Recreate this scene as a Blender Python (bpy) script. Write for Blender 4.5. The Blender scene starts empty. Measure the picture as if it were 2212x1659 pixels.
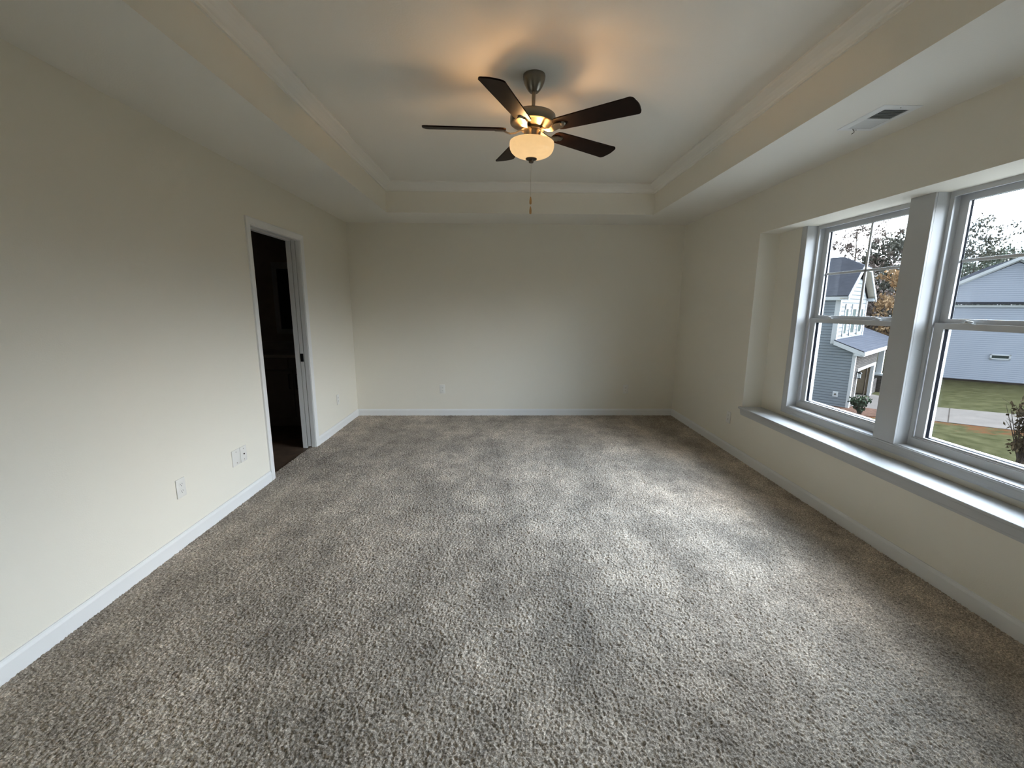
import bpy, bmesh, math, random
from mathutils import Vector, Matrix, Euler
random.seed(7)
sc = bpy.context.scene
COL = sc.collection
R = math.radians
PI = math.pi

# ------------------------------------------------------------------ camera
cam_d = bpy.data.cameras.new('camera')
cam = bpy.data.objects.new('camera', cam_d); COL.objects.link(cam)
cam_d.sensor_width = 36.0
cam_d.sensor_fit = 'HORIZONTAL'
cam_d.lens = 36.0 * 918.1585 / 2212.0
cam_d.clip_start = 0.02
cam_d.clip_end = 400
yaw, pitch, roll = 2.07148413e-02, 1.80800011e-01, 4.40486765e-03
cy, sy = math.cos(yaw), math.sin(yaw); cp, sp = math.cos(pitch), math.sin(pitch); cr, sr = math.cos(roll), math.sin(roll)
Rz = Matrix(((cy, -sy, 0), (sy, cy, 0), (0, 0, 1)))
Bm = Matrix(((1, 0, 0), (0, 0, -1), (0, 1, 0)))
Pm = Matrix(((1, 0, 0), (0, cp, -sp), (0, sp, cp)))
Qm = Matrix(((cr, -sr, 0), (sr, cr, 0), (0, 0, 1)))
W2C = Qm @ Pm @ Bm @ Rz
rows = [Vector(W2C[0]), -Vector(W2C[1]), -Vector(W2C[2])]
cam.matrix_world = Matrix(((rows[0][0], rows[1][0], rows[2][0], 0.0),
                           (rows[0][1], rows[1][1], rows[2][1], 0.0),
                           (rows[0][2], rows[1][2], rows[2][2], 1.4353),
                           (0, 0, 0, 1)))
sc.camera = cam

# ------------------------------------------------------------------ view, world
sc.view_settings.view_transform = 'Standard'
sc.view_settings.look = 'None'
sc.view_settings.gamma = 1.0
sc.view_settings.use_curve_mapping = False
sc.view_settings.exposure = 1.70
sc.cycles.use_denoising = True
sc.cycles.max_bounces = 16
sc.cycles.diffuse_bounces = 10
sc.cycles.transparent_max_bounces = 24
sc.cycles.sample_clamp_indirect = 6.0

SKY_BASE = 0.50
SKY_GLOW = 27.0
SKY_COL = (0.955, 0.953, 0.99)
BANK_X = (.25, .90)
BANK_Z = (0.0, 0.22, 0.75, 1.05)
world = bpy.data.worlds.new('sky'); sc.world = world
world.use_nodes = True
nt = world.node_tree; nt.nodes.clear()
wo = nt.nodes.new('ShaderNodeOutputWorld'); bg = nt.nodes.new('ShaderNodeBackground')
tc = nt.nodes.new('ShaderNodeTexCoord')
nz = nt.nodes.new('ShaderNodeTexNoise'); nz.inputs['Scale'].default_value = 3.2; nz.inputs['Detail'].default_value = 6; nz.inputs['Roughness'].default_value = 0.55
nt.links.new(tc.outputs['Generated'], nz.inputs['Vector'])
cr1 = nt.nodes.new('ShaderNodeValToRGB')
cr1.color_ramp.elements[0].position = 0.36; cr1.color_ramp.elements[0].color = (0.55, 0.72, 0.93, 1)
cr1.color_ramp.elements[1].position = 0.60; cr1.color_ramp.elements[1].color = (SKY_COL[0], SKY_COL[1], SKY_COL[2], 1)
nt.links.new(nz.outputs['Fac'], cr1.inputs['Fac'])
# a bright bank of thin cloud fills the sky on the window side, above the tree tops
sx = nt.nodes.new('ShaderNodeSeparateXYZ'); nt.links.new(tc.outputs['Generated'], sx.inputs[0])
def ramp(sock, a, b):
    m = nt.nodes.new('ShaderNodeMapRange'); m.interpolation_type = 'SMOOTHSTEP'
    m.inputs['From Min'].default_value = a; m.inputs['From Max'].default_value = b
    nt.links.new(sock, m.inputs['Value']); return m.outputs['Result']
def mul(a, b):
    m = nt.nodes.new('ShaderNodeMath'); m.operation = 'MULTIPLY'; nt.links.new(a, m.inputs[0]); nt.links.new(b, m.inputs[1]); return m.outputs[0]
gl = mul(mul(ramp(sx.outputs['X'], BANK_X[0], BANK_X[1]), ramp(sx.outputs['Z'], BANK_Z[0], BANK_Z[1])), ramp(sx.outputs['Z'], BANK_Z[3], BANK_Z[2]))
mr = nt.nodes.new('ShaderNodeMapRange')
mr.inputs['To Min'].default_value = SKY_BASE; mr.inputs['To Max'].default_value = SKY_BASE * (1 + SKY_GLOW)
nt.links.new(gl, mr.inputs['Value'])
nt.links.new(cr1.outputs['Color'], bg.inputs['Color']); nt.links.new(mr.outputs['Result'], bg.inputs['Strength'])
nt.links.new(bg.outputs['Background'], wo.inputs['Surface'])

# ------------------------------------------------------------------ materials
def mat(name, color, rough=0.6, metal=0.0, var=0.0, vscale=8.0, bump=0.0, bscale=200.0, spec=0.5, emit=None, estr=0.0):
    m = bpy.data.materials.new(name); m.use_nodes = True
    n = m.node_tree.nodes; l = m.node_tree.links
    b = n['Principled BSDF']
    b.inputs['Base Color'].default_value = (*color, 1); b.inputs['Roughness'].default_value = rough
    b.inputs['Metallic'].default_value = metal; b.inputs['Specular IOR Level'].default_value = spec
    if emit: b.inputs['Emission Color'].default_value = (*emit, 1); b.inputs['Emission Strength'].default_value = estr
    if var or bump:
        t = n.new('ShaderNodeTexCoord')
    if var:
        x = n.new('ShaderNodeTexNoise'); x.inputs['Scale'].default_value = vscale; x.inputs['Detail'].default_value = 5
        l.new(t.outputs['Object'], x.inputs['Vector'])
        r = n.new('ShaderNodeValToRGB'); r.color_ramp.elements[0].position = .3; r.color_ramp.elements[1].position = .7
        r.color_ramp.elements[0].color = (*[c * (1 - var) for c in color], 1)
        r.color_ramp.elements[1].color = (*[min(1, c * (1 + var)) for c in color], 1)
        l.new(x.outputs['Fac'], r.inputs['Fac']); l.new(r.outputs['Color'], b.inputs['Base Color'])
    if bump:
        y = n.new('ShaderNodeTexNoise'); y.inputs['Scale'].default_value = bscale; y.inputs['Detail'].default_value = 3
        l.new(t.outputs['Object'], y.inputs['Vector'])
        p = n.new('ShaderNodeBump'); p.inputs['Strength'].default_value = bump; p.inputs['Distance'].default_value = .002
        l.new(y.outputs['Fac'], p.inputs['Height']); l.new(p.outputs['Normal'], b.inputs['Normal'])
    return m

M = {}
M['wall'] = mat('cream_wall_paint', (.76, .73, .645), .75, bump=.25, bscale=160, spec=.25)
M['ceil'] = mat('ceiling_paint', (.78, .76, .70), .8, bump=.3, bscale=120, spec=.2)
M['trim'] = mat('white_trim_paint', (.75, .755, .75), .45, bump=.05, bscale=40)
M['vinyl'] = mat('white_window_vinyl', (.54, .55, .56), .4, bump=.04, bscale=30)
M['plate'] = mat('white_plate_plastic', (.74, .73, .69), .3, bump=.03, bscale=60)
M['slot'] = mat('dark_slot', (.03, .03, .03), .6, var=.1)
M['gasket'] = mat('dark_gasket_rubber', (.004, .005, .008), .7, var=.1, spec=.05)
M['nickel'] = mat('brushed_nickel', (.235, .215, .18), .30, 1.0, bump=.06, bscale=300)
M['darkmetal'] = mat('dark_bronze_metal', (.10, .085, .07), .4, .9, bump=.05, bscale=200)
M['blade'] = mat('espresso_blade_wood', (.012, .0055, .0035), .45, var=.35, vscale=14, spec=.1)
M['fob'] = mat('pale_wood_fob', (.52, .29, .10), .45, var=.15, vscale=60)
M['chain'] = mat('chain_metal', (.55, .50, .42), .35, .9, var=.1)
M['bowl'] = mat('frosted_alabaster_glass', (.62, .50, .33), .35, var=.10, vscale=14, emit=(1.0, .62, .27), estr=.235)
M['vent'] = mat('white_vent_metal', (.76, .78, .78), .4, bump=.03)
M['duct'] = mat('dark_duct', (.035, .04, .042), .8, var=.1)
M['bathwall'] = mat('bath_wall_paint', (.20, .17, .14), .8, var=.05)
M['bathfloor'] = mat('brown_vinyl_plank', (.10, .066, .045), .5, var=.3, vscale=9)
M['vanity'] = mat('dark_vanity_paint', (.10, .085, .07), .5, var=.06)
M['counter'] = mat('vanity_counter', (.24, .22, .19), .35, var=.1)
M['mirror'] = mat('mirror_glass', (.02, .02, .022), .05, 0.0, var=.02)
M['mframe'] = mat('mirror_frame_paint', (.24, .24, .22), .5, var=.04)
M['black'] = mat('black_metal', (.008, .008, .008), .4, .3, var=.05)

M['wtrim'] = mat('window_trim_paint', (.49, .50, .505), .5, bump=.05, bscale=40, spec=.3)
M['crown'] = mat('crown_paint', (.78, .77, .72), .6, bump=.05, bscale=40)
# carpet
def carpet():
    m = bpy.data.materials.new('greige_carpet'); m.use_nodes = True
    n = m.node_tree.nodes; l = m.node_tree.links; b = n['Principled BSDF']
    b.inputs['Roughness'].default_value = .95; b.inputs['Specular IOR Level'].default_value = .1
    b.inputs['Sheen Weight'].default_value = .15; b.inputs['Sheen Roughness'].default_value = .6
    t = n.new('ShaderNodeTexCoord')
    v = n.new('ShaderNodeTexVoronoi'); v.inputs['Scale'].default_value = 190; v.inputs['Randomness'].default_value = 1
    f = n.new('ShaderNodeTexNoise'); f.inputs['Scale'].default_value = 150; f.inputs['Detail'].default_value = 5; f.inputs['Roughness'].default_value = .75
    l.new(t.outputs['Object'], v.inputs['Vector']); l.new(t.outputs['Object'], f.inputs['Vector'])
    r = n.new('ShaderNodeValToRGB')
    e = r.color_ramp.elements
    e[0].position = .30; e[0].color = (.105, .088, .069, 1); e[1].position = .66; e[1].color = (.76, .662, .555, 1)
    k = e.new(.46); k.color = (.325, .276, .225, 1)
    k = e.new(.56); k.color = (.515, .446, .368, 1)
    l.new(f.outputs['Fac'], r.inputs['Fac'])
    # speckle of single tufts
    sv = n.new('ShaderNodeSeparateColor'); l.new(v.outputs['Color'], sv.inputs['Color'])
    ms = n.new('ShaderNodeMapRange'); ms.inputs['To Min'].default_value = .74; ms.inputs['To Max'].default_value = 1.26
    l.new(sv.outputs['Red'], ms.inputs['Value'])
    # vacuum lanes and brushed pile
    mp = n.new('ShaderNodeMapping'); mp.inputs['Scale'].default_value = (2.3, .95, 1); mp.inputs['Rotation'].default_value = (0, 0, R(-14))
    l.new(t.outputs['Object'], mp.inputs['Vector'])
    g = n.new('ShaderNodeTexNoise'); g.inputs['Scale'].default_value = 1.0; g.inputs['Detail'].default_value = 5; g.inputs['Roughness'].default_value = .6
    l.new(mp.outputs['Vector'], g.inputs['Vector'])
    mg = n.new('ShaderNodeMapRange'); mg.inputs['From Min'].default_value = .36; mg.inputs['From Max'].default_value = .64; mg.inputs['To Min'].default_value = .72; mg.inputs['To Max'].default_value = 1.24
    l.new(g.outputs['Fac'], mg.inputs['Value'])
    q = n.new('ShaderNodeTexNoise'); q.inputs['Scale'].default_value = 4.5; q.inputs['Detail'].default_value = 5; q.inputs['Roughness'].default_value = .7
    l.new(t.outputs['Object'], q.inputs['Vector'])
    mq = n.new('ShaderNodeMapRange'); mq.inputs['From Min'].default_value = .35; mq.inputs['From Max'].default_value = .65; mq.inputs['To Min'].default_value = .78; mq.inputs['To Max'].default_value = 1.22
    l.new(q.outputs['Fac'], mq.inputs['Value'])
    a1 = n.new('ShaderNodeMath'); a1.operation = 'MULTIPLY'; l.new(mg.outputs[0], a1.inputs[0]); l.new(mq.outputs[0], a1.inputs[1])
    a2 = n.new('ShaderNodeMath'); a2.operation = 'MULTIPLY'; l.new(a1.outputs[0], a2.inputs[0]); l.new(ms.outputs[0], a2.inputs[1])
    vm = n.new('ShaderNodeVectorMath'); vm.operation = 'SCALE'
    l.new(r.outputs['Color'], vm.inputs[0]); l.new(a2.outputs[0], vm.inputs['Scale'])
    l.new(vm.outputs['Vector'], b.inputs['Base Color'])
    ad = n.new('ShaderNodeMath'); ad.operation = 'ADD'; l.new(f.outputs['Fac'], ad.inputs[0]); l.new(v.outputs['Distance'], ad.inputs[1])
    p = n.new('ShaderNodeBump'); p.inputs['Strength'].default_value = .35; p.inputs['Distance'].default_value = .004
    l.new(ad.outputs[0], p.inputs['Height']); l.new(p.outputs['Normal'], b.inputs['Normal'])
    return m
M['carpet'] = carpet()
EX = .55
def ex(*c): return tuple(v * EX for v in c)

def glass_mat():
    m = bpy.data.materials.new('window_glass'); m.use_nodes = True
    n = m.node_tree.nodes; l = m.node_tree.links; n.clear()
    o = n.new('ShaderNodeOutputMaterial'); mx = n.new('ShaderNodeMixShader')
    t = n.new('ShaderNodeBsdfTransparent'); t.inputs['Color'].default_value = (.93, .955, .96, 1)
    g = n.new('ShaderNodeBsdfGlossy'); g.inputs['Roughness'].default_value = .02
    lwt = n.new('ShaderNodeLayerWeight'); pw = n.new('ShaderNodeMath'); pw.operation = 'POWER'; pw.inputs[1].default_value = 5.0
    f = n.new('ShaderNodeMath'); f.operation = 'MULTIPLY_ADD'; f.inputs[1].default_value = .9; f.inputs[2].default_value = .03
    l.new(lwt.outputs['Facing'], pw.inputs[0]); l.new(pw.outputs[0], f.inputs[0])
    tc = n.new('ShaderNodeTexCoord'); nz = n.new('ShaderNodeTexNoise'); nz.inputs['Scale'].default_value = 1.5
    bp = n.new('ShaderNodeBump'); bp.inputs['Strength'].default_value = .01
    l.new(tc.outputs['Object'], nz.inputs['Vector']); l.new(nz.outputs['Fac'], bp.inputs['Height']); l.new(bp.outputs['Normal'], g.inputs['Normal'])
    l.new(f.outputs[0], mx.inputs['Fac']); l.new(t.outputs[0], mx.inputs[1]); l.new(g.outputs[0], mx.inputs[2])
    l.new(mx.outputs[0], o.inputs['Surface'])
    return m
M['glass'] = glass_mat()

def siding_mat(name, color, course, line=.55):
    m = mat(name, color, .55)
    n = m.node_tree.nodes; l = m.node_tree.links; b = n['Principled BSDF']
    t = n.new('ShaderNodeTexCoord'); s = n.new('ShaderNodeSeparateXYZ'); l.new(t.outputs['Object'], s.inputs[0])
    d = n.new('ShaderNodeMath'); d.operation = 'DIVIDE'; d.inputs[1].default_value = course; l.new(s.outputs['Z'], d.inputs[0])
    f = n.new('ShaderNodeMath'); f.operation = 'FRACT'; l.new(d.outputs[0], f.inputs[0])
    r = n.new('ShaderNodeValToRGB'); e = r.color_ramp.elements
    e[0].position = 0; e[0].color = (*[c * line for c in color], 1); e[1].position = .24; e[1].color = (*color, 1)
    k = e.new(.14); k.color = (*[c * line for c in color], 1)
    l.new(f.outputs[0], r.inputs['Fac']); l.new(r.outputs['Color'], b.inputs['Base Color'])
    p = n.new('ShaderNodeBump'); p.inputs['Strength'].default_value = .5; p.inputs['Distance'].default_value = .02; p.invert = True
    l.new(f.outputs[0], p.inputs['Height']); l.new(p.outputs['Normal'], b.inputs['Normal'])
    return m
def brick_mat(name, c1, c2, mortar, scale, bw=.5, rh=.25, msz=.02, proj=None):
    m = mat(name, c1, .85)
    n = m.node_tree.nodes; l = m.node_tree.links; b = n['Principled BSDF']
    t = n.new('ShaderNodeTexCoord')
    s = n.new('ShaderNodeSeparateXYZ'); l.new(t.outputs['Object'], s.inputs[0])
    c = n.new('ShaderNodeCombineXYZ')
    ad = n.new('ShaderNodeMath'); ad.operation = 'ADD'; l.new(s.outputs['X'], ad.inputs[0]); l.new(s.outputs['Y'], ad.inputs[1])
    if proj == 'roof':
        l.new(ad.outputs[0], c.inputs['X'])
    else:
        l.new(ad.outputs[0], c.inputs['X'])
    l.new(s.outputs['Z'], c.inputs['Y'])
    k = n.new('ShaderNodeTexBrick'); k.inputs['Scale'].default_value = scale
    k.inputs['Color1'].default_value = (*c1, 1); k.inputs['Color2'].default_value = (*c2, 1); k.inputs['Mortar'].default_value = (*mortar, 1)
    k.inputs['Mortar Size'].default_value = msz; k.inputs['Brick Width'].default_value = bw; k.inputs['Row Height'].default_value = rh; k.inputs['Bias'].default_value = 0
    l.new(c.outputs[0], k.inputs['Vector']); l.new(k.outputs['Color'], b.inputs['Base Color'])
    return m
M['siding_a'] = siding_mat('blue_grey_siding', (.245, .28, .31), .16, .5)
M['siding_up'] = siding_mat('pale_board_siding', (.19, .20, .203), .24, .45)
M['siding_b'] = siding_mat('pale_blue_siding', (.43, .47, .55), .155, .72)
M['shingle'] = brick_mat('grey_roof_shingle', (.050, .053, .063), (.064, .067, .078), (.040, .043, .052), 1.0, .28, .075, .006, 'roof')
M['stone'] = brick_mat('stacked_stone', (.11, .098, .088), (.06, .055, .05), (.035, .032, .03), 1.0, .34, .10, .02)
M['ext_trim'] = mat('exterior_white_trim', (.60, .63, .65), .5, var=.03)
M['soffit'] = mat('beige_soffit', (.60, .55, .46), .7, var=.04)
M['garage_in'] = mat('garage_interior_drywall', (.46, .39, .29), .8, var=.06)
M['dark_pane'] = mat('dark_house_pane', (.05, .065, .06), .3, var=.1, spec=.1)
M['shutter'] = mat('grey_panel', ex(.36, .38, .39), .6, var=.05)
M['black_door'] = mat('black_front_door', ex(.012, .013, .016), .4, var=.1)
M['bark'] = mat('tree_bark', ex(.11, .085, .07), .9, var=.3, vscale=3)
M['mulch'] = mat('brown_mulch', ex(.16, .095, .07), .95, var=.5, vscale=9, bump=1, bscale=20)
M['concrete'] = mat('pale_concrete', (.12, .106, .095), .9, var=.10, vscale=1.2, bump=.3, bscale=20)
M['foundation'] = mat('dark_foundation', ex(.09, .075, .065), .9, var=.3, vscale=3)
def leaf_mat(name, c1, c2):
    m = mat(name, c1, .7)
    n = m.node_tree.nodes; l = m.node_tree.links; b = n['Principled BSDF']
    g = n.new('ShaderNodeTexCoord'); z = n.new('ShaderNodeTexNoise'); z.inputs['Scale'].default_value = .9; z.inputs['Detail'].default_value = 4
    l.new(g.outputs['Object'], z.inputs['Vector'])
    r = n.new('ShaderNodeValToRGB'); r.color_ramp.elements[0].position = .38; r.color_ramp.elements[1].position = .62
    r.color_ramp.elements[0].color = (*c1, 1); r.color_ramp.elements[1].color = (*c2, 1)
    l.new(z.outputs['Fac'], r.inputs['Fac']); l.new(r.outputs['Color'], b.inputs['Base Color'])
    return m
M['leaf_brown'] = leaf_mat('brown_leaves', (.13, .105, .095), (.21, .175, .155))
M['leaf_olive'] = leaf_mat('olive_leaves', (.105, .105, .088), (.18, .178, .15))
M['leaf_orange'] = leaf_mat('orange_leaves', (.32, .205, .11), (.42, .295, .175))
M['leaf_green'] = leaf_mat('dark_green_leaves', (.085, .10, .078), (.15, .17, .132))
M['leaf_russet'] = leaf_mat('russet_leaves', (.19, .135, .105), (.28, .215, .17))
M['leaf_shrub'] = leaf_mat('bronze_shrub_leaves', (.045, .034, .02), (.10, .075, .045))
M['leaf_bush'] = leaf_mat('bush_leaves', (.028, .045, .03), (.07, .095, .06))
def lawn_mat():
    m = mat('dormant_grass', (.16, .17, .08), .95)
    n = m.node_tree.nodes; l = m.node_tree.links; b = n['Principled BSDF']
    g = n.new('ShaderNodeTexCoord')
    z = n.new('ShaderNodeTexNoise'); z.inputs['Scale'].default_value = 1.6; z.inputs['Detail'].default_value = 8; z.inputs['Roughness'].default_value = .6
    l.new(g.outputs['Object'], z.inputs['Vector'])
    r = n.new('ShaderNodeValToRGB'); r.color_ramp.elements[0].position = .34; r.color_ramp.elements[1].position = .66
    r.color_ramp.elements[0].color = (.029, .030, .0135, 1); r.color_ramp.elements[1].color = (.060, .057, .029, 1)
    l.new(z.outputs['Fac'], r.inputs['Fac'])
    # clay patches along the near edge of the concrete
    d = n.new('ShaderNodeVectorMath'); d.operation = 'DOT_PRODUCT'; d.inputs[1].default_value = (.597, .802, 0); l.new(g.outputs['Object'], d.inputs[0])
    q = n.new('ShaderNodeMapRange'); q.inputs['From Min'].default_value = 25.4; q.inputs['From Max'].default_value = 29.7; q.inputs['To Min'].default_value = -.22; q.inputs['To Max'].default_value = .10
    l.new(d.outputs['Value'], q.inputs['Value'])
    y = n.new('ShaderNodeTexNoise'); y.inputs['Scale'].default_value = .75; y.inputs['Detail'].default_value = 9; y.inputs['Roughness'].default_value = .78
    mp = n.new('ShaderNodeMapping'); mp.inputs['Rotation'].default_value = (0, 0, R(36)); mp.inputs['Scale'].default_value = (.6, 2.0, 1)
    l.new(g.outputs['Object'], mp.inputs['Vector']); l.new(mp.outputs[0], y.inputs['Vector'])
    a = n.new('ShaderNodeMath'); a.operation = 'ADD'; l.new(y.outputs['Fac'], a.inputs[0]); l.new(q.outputs[0], a.inputs[1])
    s = n.new('ShaderNodeMapRange'); s.inputs['From Min'].default_value = .545; s.inputs['From Max'].default_value = .60; l.new(a.outputs[0], s.inputs['Value'])
    u = n.new('ShaderNodeMath'); u.operation = 'LESS_THAN'; u.inputs[1].default_value = 30.5; l.new(d.outputs['Value'], u.inputs[0])
    w = n.new('ShaderNodeMath'); w.operation = 'MULTIPLY'; l.new(s.outputs[0], w.inputs[0]); l.new(u.outputs[0], w.inputs[1])
    x = n.new('ShaderNodeMixRGB'); x.inputs['Color2'].default_value = (.082, .036, .018, 1)
    l.new(w.outputs[0], x.inputs['Fac']); l.new(r.outputs['Color'], x.inputs['Color1']); l.new(x.outputs[0], b.inputs['Base Color'])
    return m
M['lawn'] = lawn_mat()
for _k in ('siding_a', 'siding_up', 'siding_b', 'shingle', 'stone', 'ext_trim', 'soffit', 'garage_in', 'shutter', 'bark', 'mulch', 'concrete', 'foundation', 'lawn', 'leaf_brown', 'leaf_olive', 'leaf_orange', 'leaf_green', 'leaf_russet', 'leaf_shrub', 'leaf_bush'):
    M[_k].node_tree.nodes['Principled BSDF'].inputs['Specular IOR Level'].default_value = .0

# ------------------------------------------------------------------ mesh helpers
class B:
    def __init__(s): s.bm = bmesh.new()
    def box(s, x0, x1, y0, y1, z0, z1, mi=0):
        v = [s.bm.verts.new((x, y, z)) for x in (min(x0, x1), max(x0, x1)) for y in (min(y0, y1), max(y0, y1)) for z in (min(z0, z1), max(z0, z1))]
        for f in ((0, 1, 3, 2), (4, 6, 7, 5), (0, 4, 5, 1), (2, 3, 7, 6), (0, 2, 6, 4), (1, 5, 7, 3)):
            s.bm.faces.new([v[i] for i in f]).material_index = mi
        return s
    def bbox(s, x0, x1, y0, y1, z0, z1, bev=.003, seg=2):
        t = bmesh.new()
        v = [t.verts.new((x, y, z)) for x in (min(x0, x1), max(x0, x1)) for y in (min(y0, y1), max(y0, y1)) for z in (min(z0, z1), max(z0, z1))]
        for f in ((0, 1, 3, 2), (4, 6, 7, 5), (0, 4, 5, 1), (2, 3, 7, 6), (0, 2, 6, 4), (1, 5, 7, 3)):
            t.faces.new([v[i] for i in f])
        bmesh.ops.bevel(t, geom=list(t.edges), offset=bev, segments=seg, affect='EDGES', profile=.5)
        s.join(t); return s
    def join(s, t):
        me = bpy.data.meshes.new('tmp'); t.to_mesh(me); t.free(); s.bm.from_mesh(me); bpy.data.meshes.remove(me)
    def poly(s, pts, mi=0):
        s.bm.faces.new([s.bm.verts.new(p) for p in pts]).material_index = mi; return s
    def prism(s, pts, off, mi=0):
        off = Vector(off); a = [s.bm.verts.new(Vector(p)) for p in pts]; b = [s.bm.verts.new(Vector(p) + off) for p in pts]
        n = len(pts)
        s.bm.faces.new(a[::-1]).material_index = mi; s.bm.faces.new(b).material_index = mi
        for i in range(n):
            s.bm.faces.new((a[i], a[(i + 1) % n], b[(i + 1) % n], b[i])).material_index = mi
        return s
    def lathe(s, prof, seg=48, c=(0, 0, 0), capb=True, capt=True):
        c = Vector(c); rings = []
        for r, z in prof:
            if r < 1e-6: rings.append([s.bm.verts.new(c + Vector((0, 0, z)))])
            else: rings.append([s.bm.verts.new(c + Vector((r * math.cos(2 * PI * i / seg), r * math.sin(2 * PI * i / seg), z))) for i in range(seg)])
        for a, b in zip(rings, rings[1:]):
            for i in range(seg):
                j = (i + 1) % seg
                if len(a) == 1 and len(b) == 1: continue
                if len(a) == 1: s.bm.faces.new((a[0], b[j], b[i]))
                elif len(b) == 1: s.bm.faces.new((a[i], a[j], b[0]))
                else: s.bm.faces.new((a[i], a[j], b[j], b[i]))
        for rg, on in ((rings[0], capb), (rings[-1], capt)):
            if on and len(rg) > 2: s.bm.faces.new(rg)
        return s
    def tube(s, pts, rad, seg=8, cap=True):
        pts = [Vector(p) for p in pts]; rad = rad if isinstance(rad, (list, tuple)) else [rad] * len(pts)
        rings = []
        for i, p in enumerate(pts):
            t = (pts[min(i + 1, len(pts) - 1)] - pts[max(i - 1, 0)])
            t = t.normalized() if t.length > 1e-9 else Vector((0, 0, 1))
            a = t.cross(Vector((0, 0, 1)) if abs(t.z) < .9 else Vector((1, 0, 0))).normalized(); b = t.cross(a)
            rings.append([s.bm.verts.new(p + (a * math.cos(2 * PI * k / seg) + b * math.sin(2 * PI * k / seg)) * rad[i]) for k in range(seg)])
        for a, b in zip(rings, rings[1:]):
            for k in range(seg): s.bm.faces.new((a[k], a[(k + 1) % seg], b[(k + 1) % seg], b[k]))
        if cap:
            s.bm.faces.new(rings[0][::-1]); s.bm.faces.new(rings[-1])
        return s
    def mould(s, path, n, prof, closed=False):
        """sweep profile (d sideways = n x tangent, h along n) along a planar mitred path"""
        n = Vector(n); path = [Vector(p) for p in path]; N = len(path); rings = []
        for i, p in enumerate(path):
            ts = []
            if closed or i > 0: ts.append((p - path[i - 1]).normalized())
            if closed or i < N - 1: ts.append((path[(i + 1) % N] - p).normalized())
            ss = [n.cross(t) for t in ts]
            m = sum(ss, Vector((0, 0, 0)))
            m = m.normalized(); m = m / max(.2, m.dot(ss[0]))
            rings.append([s.bm.verts.new(p + m * d + n * h) for d, h in prof])
        k = len(prof)
        for i in range(N if closed else N - 1):
            a, b = rings[i], rings[(i + 1) % N]
            for j in range(k): s.bm.faces.new((a[j], a[(j + 1) % k], b[(j + 1) % k], b[j]))
        if not closed:
            s.bm.faces.new(rings[0][::-1]); s.bm.faces.new(rings[-1])
        return s
    def xf(s, mtx): bmesh.ops.transform(s.bm, matrix=mtx, verts=s.bm.verts); return s
    def build(s, name, mats, parent=None, smooth=False, ang=35):
        bmesh.ops.recalc_face_normals(s.bm, faces=s.bm.faces)
        me = bpy.data.meshes.new(name); s.bm.to_mesh(me); s.bm.free()
        for m in (mats if isinstance(mats, (list, tuple)) else [mats]): me.materials.append(m)
        if smooth:
            for p in me.polygons: p.use_smooth = True
            try: me.set_sharp_from_angle(angle=R(ang))
            except Exception: pass
        o = bpy.data.objects.new(name, me); COL.objects.link(o)
        if parent: o.parent = parent
        return o
def tag(o, label, cat, group=None, kind=None):
    o['label'] = label; o['category'] = cat
    if group: o['group'] = group
    if kind: o['kind'] = kind
    return o
def struct(o, label=None, cat=None):
    o['kind'] = 'structure'
    if label: o['label'] = label
    if cat: o['category'] = cat
    return o
def empty(name, loc=(0, 0, 0), rz=0):
    o = bpy.data.objects.new(name, None); o.location = loc; o.rotation_euler = (0, 0, rz); o.empty_display_size = .1
    COL.objects.link(o); return o
def copy_tree(o, parent=None):
    c = o.copy(); COL.objects.link(c)
    if parent: c.parent = parent
    for ch in list(o.children): copy_tree(ch, c)
    return c

# ------------------------------------------------------------------ room dimensions
XL, XR, YB, YF = -1.933, 2.273, 5.5355, -0.16
ZC, ZT = 2.44, 2.745
TX0, TX1, TY0, TY1 = -1.280, 1.664, 0.44, 4.9385
DY0, DY1, DZ = 3.437, 4.237, 2.034           # door opening in the left wall
RY0, RY1, RZ0, RZ1 = 1.266, 3.896, 0.485, 2.08  # window recess
XS, XO = 2.455, 2.645
W1 = (2.657, 3.535); W2 = (1.627, 2.505); WZ0 = .60
BX = -4.0                                    # far side of the dark bathroom

def carpet_mesh():
    import numpy as np
    rs = np.random.RandomState(3)
    st = .004
    xs = np.arange(-1.99, XR + .02, st); ys = np.arange(YF - .05, YB + .03, st); nx, ny = len(xs), len(ys)
    h = rs.rand(ny, nx).astype('f4')
    c = rs.rand(ny // 2 + 2, nx // 2 + 2).astype('f4').repeat(2, 0).repeat(2, 1)[:ny, :nx]
    k = h * .8 + c * .2
    k = (k * 6 + np.roll(k, 1, 0) + np.roll(k, -1, 0) + np.roll(k, 1, 1) + np.roll(k, -1, 1)) / 10
    k = (k - k.mean()) / k.std()
    z = np.clip(-.0035 + k * .0022, -.009, .003)
    X, Y = np.meshgrid(xs, ys)
    X = X + (rs.rand(ny, nx) - .5) * st * .7; Y = Y + (rs.rand(ny, nx) - .5) * st * .7
    co = np.stack([X, Y, z], -1).reshape(-1, 3).astype('f4')
    i = np.arange(nx * ny).reshape(ny, nx)
    q = np.stack([i[:-1, :-1], i[:-1, 1:], i[1:, 1:], i[1:, :-1]], -1).reshape(-1).astype('i4')
    me = bpy.data.meshes.new('floor'); nq = len(q) // 4
    me.vertices.add(len(co)); me.vertices.foreach_set('co', co.ravel())
    me.loops.add(len(q)); me.loops.foreach_set('vertex_index', q)
    me.polygons.add(nq); me.polygons.foreach_set('loop_start', np.arange(nq, dtype='i4') * 4)
    me.polygons.foreach_set('use_smooth', np.ones(nq, dtype=bool))
    me.update(); me.validate()
    me.materials.append(M['carpet'])
    o = bpy.data.objects.new('floor', me); COL.objects.link(o); return o
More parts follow.
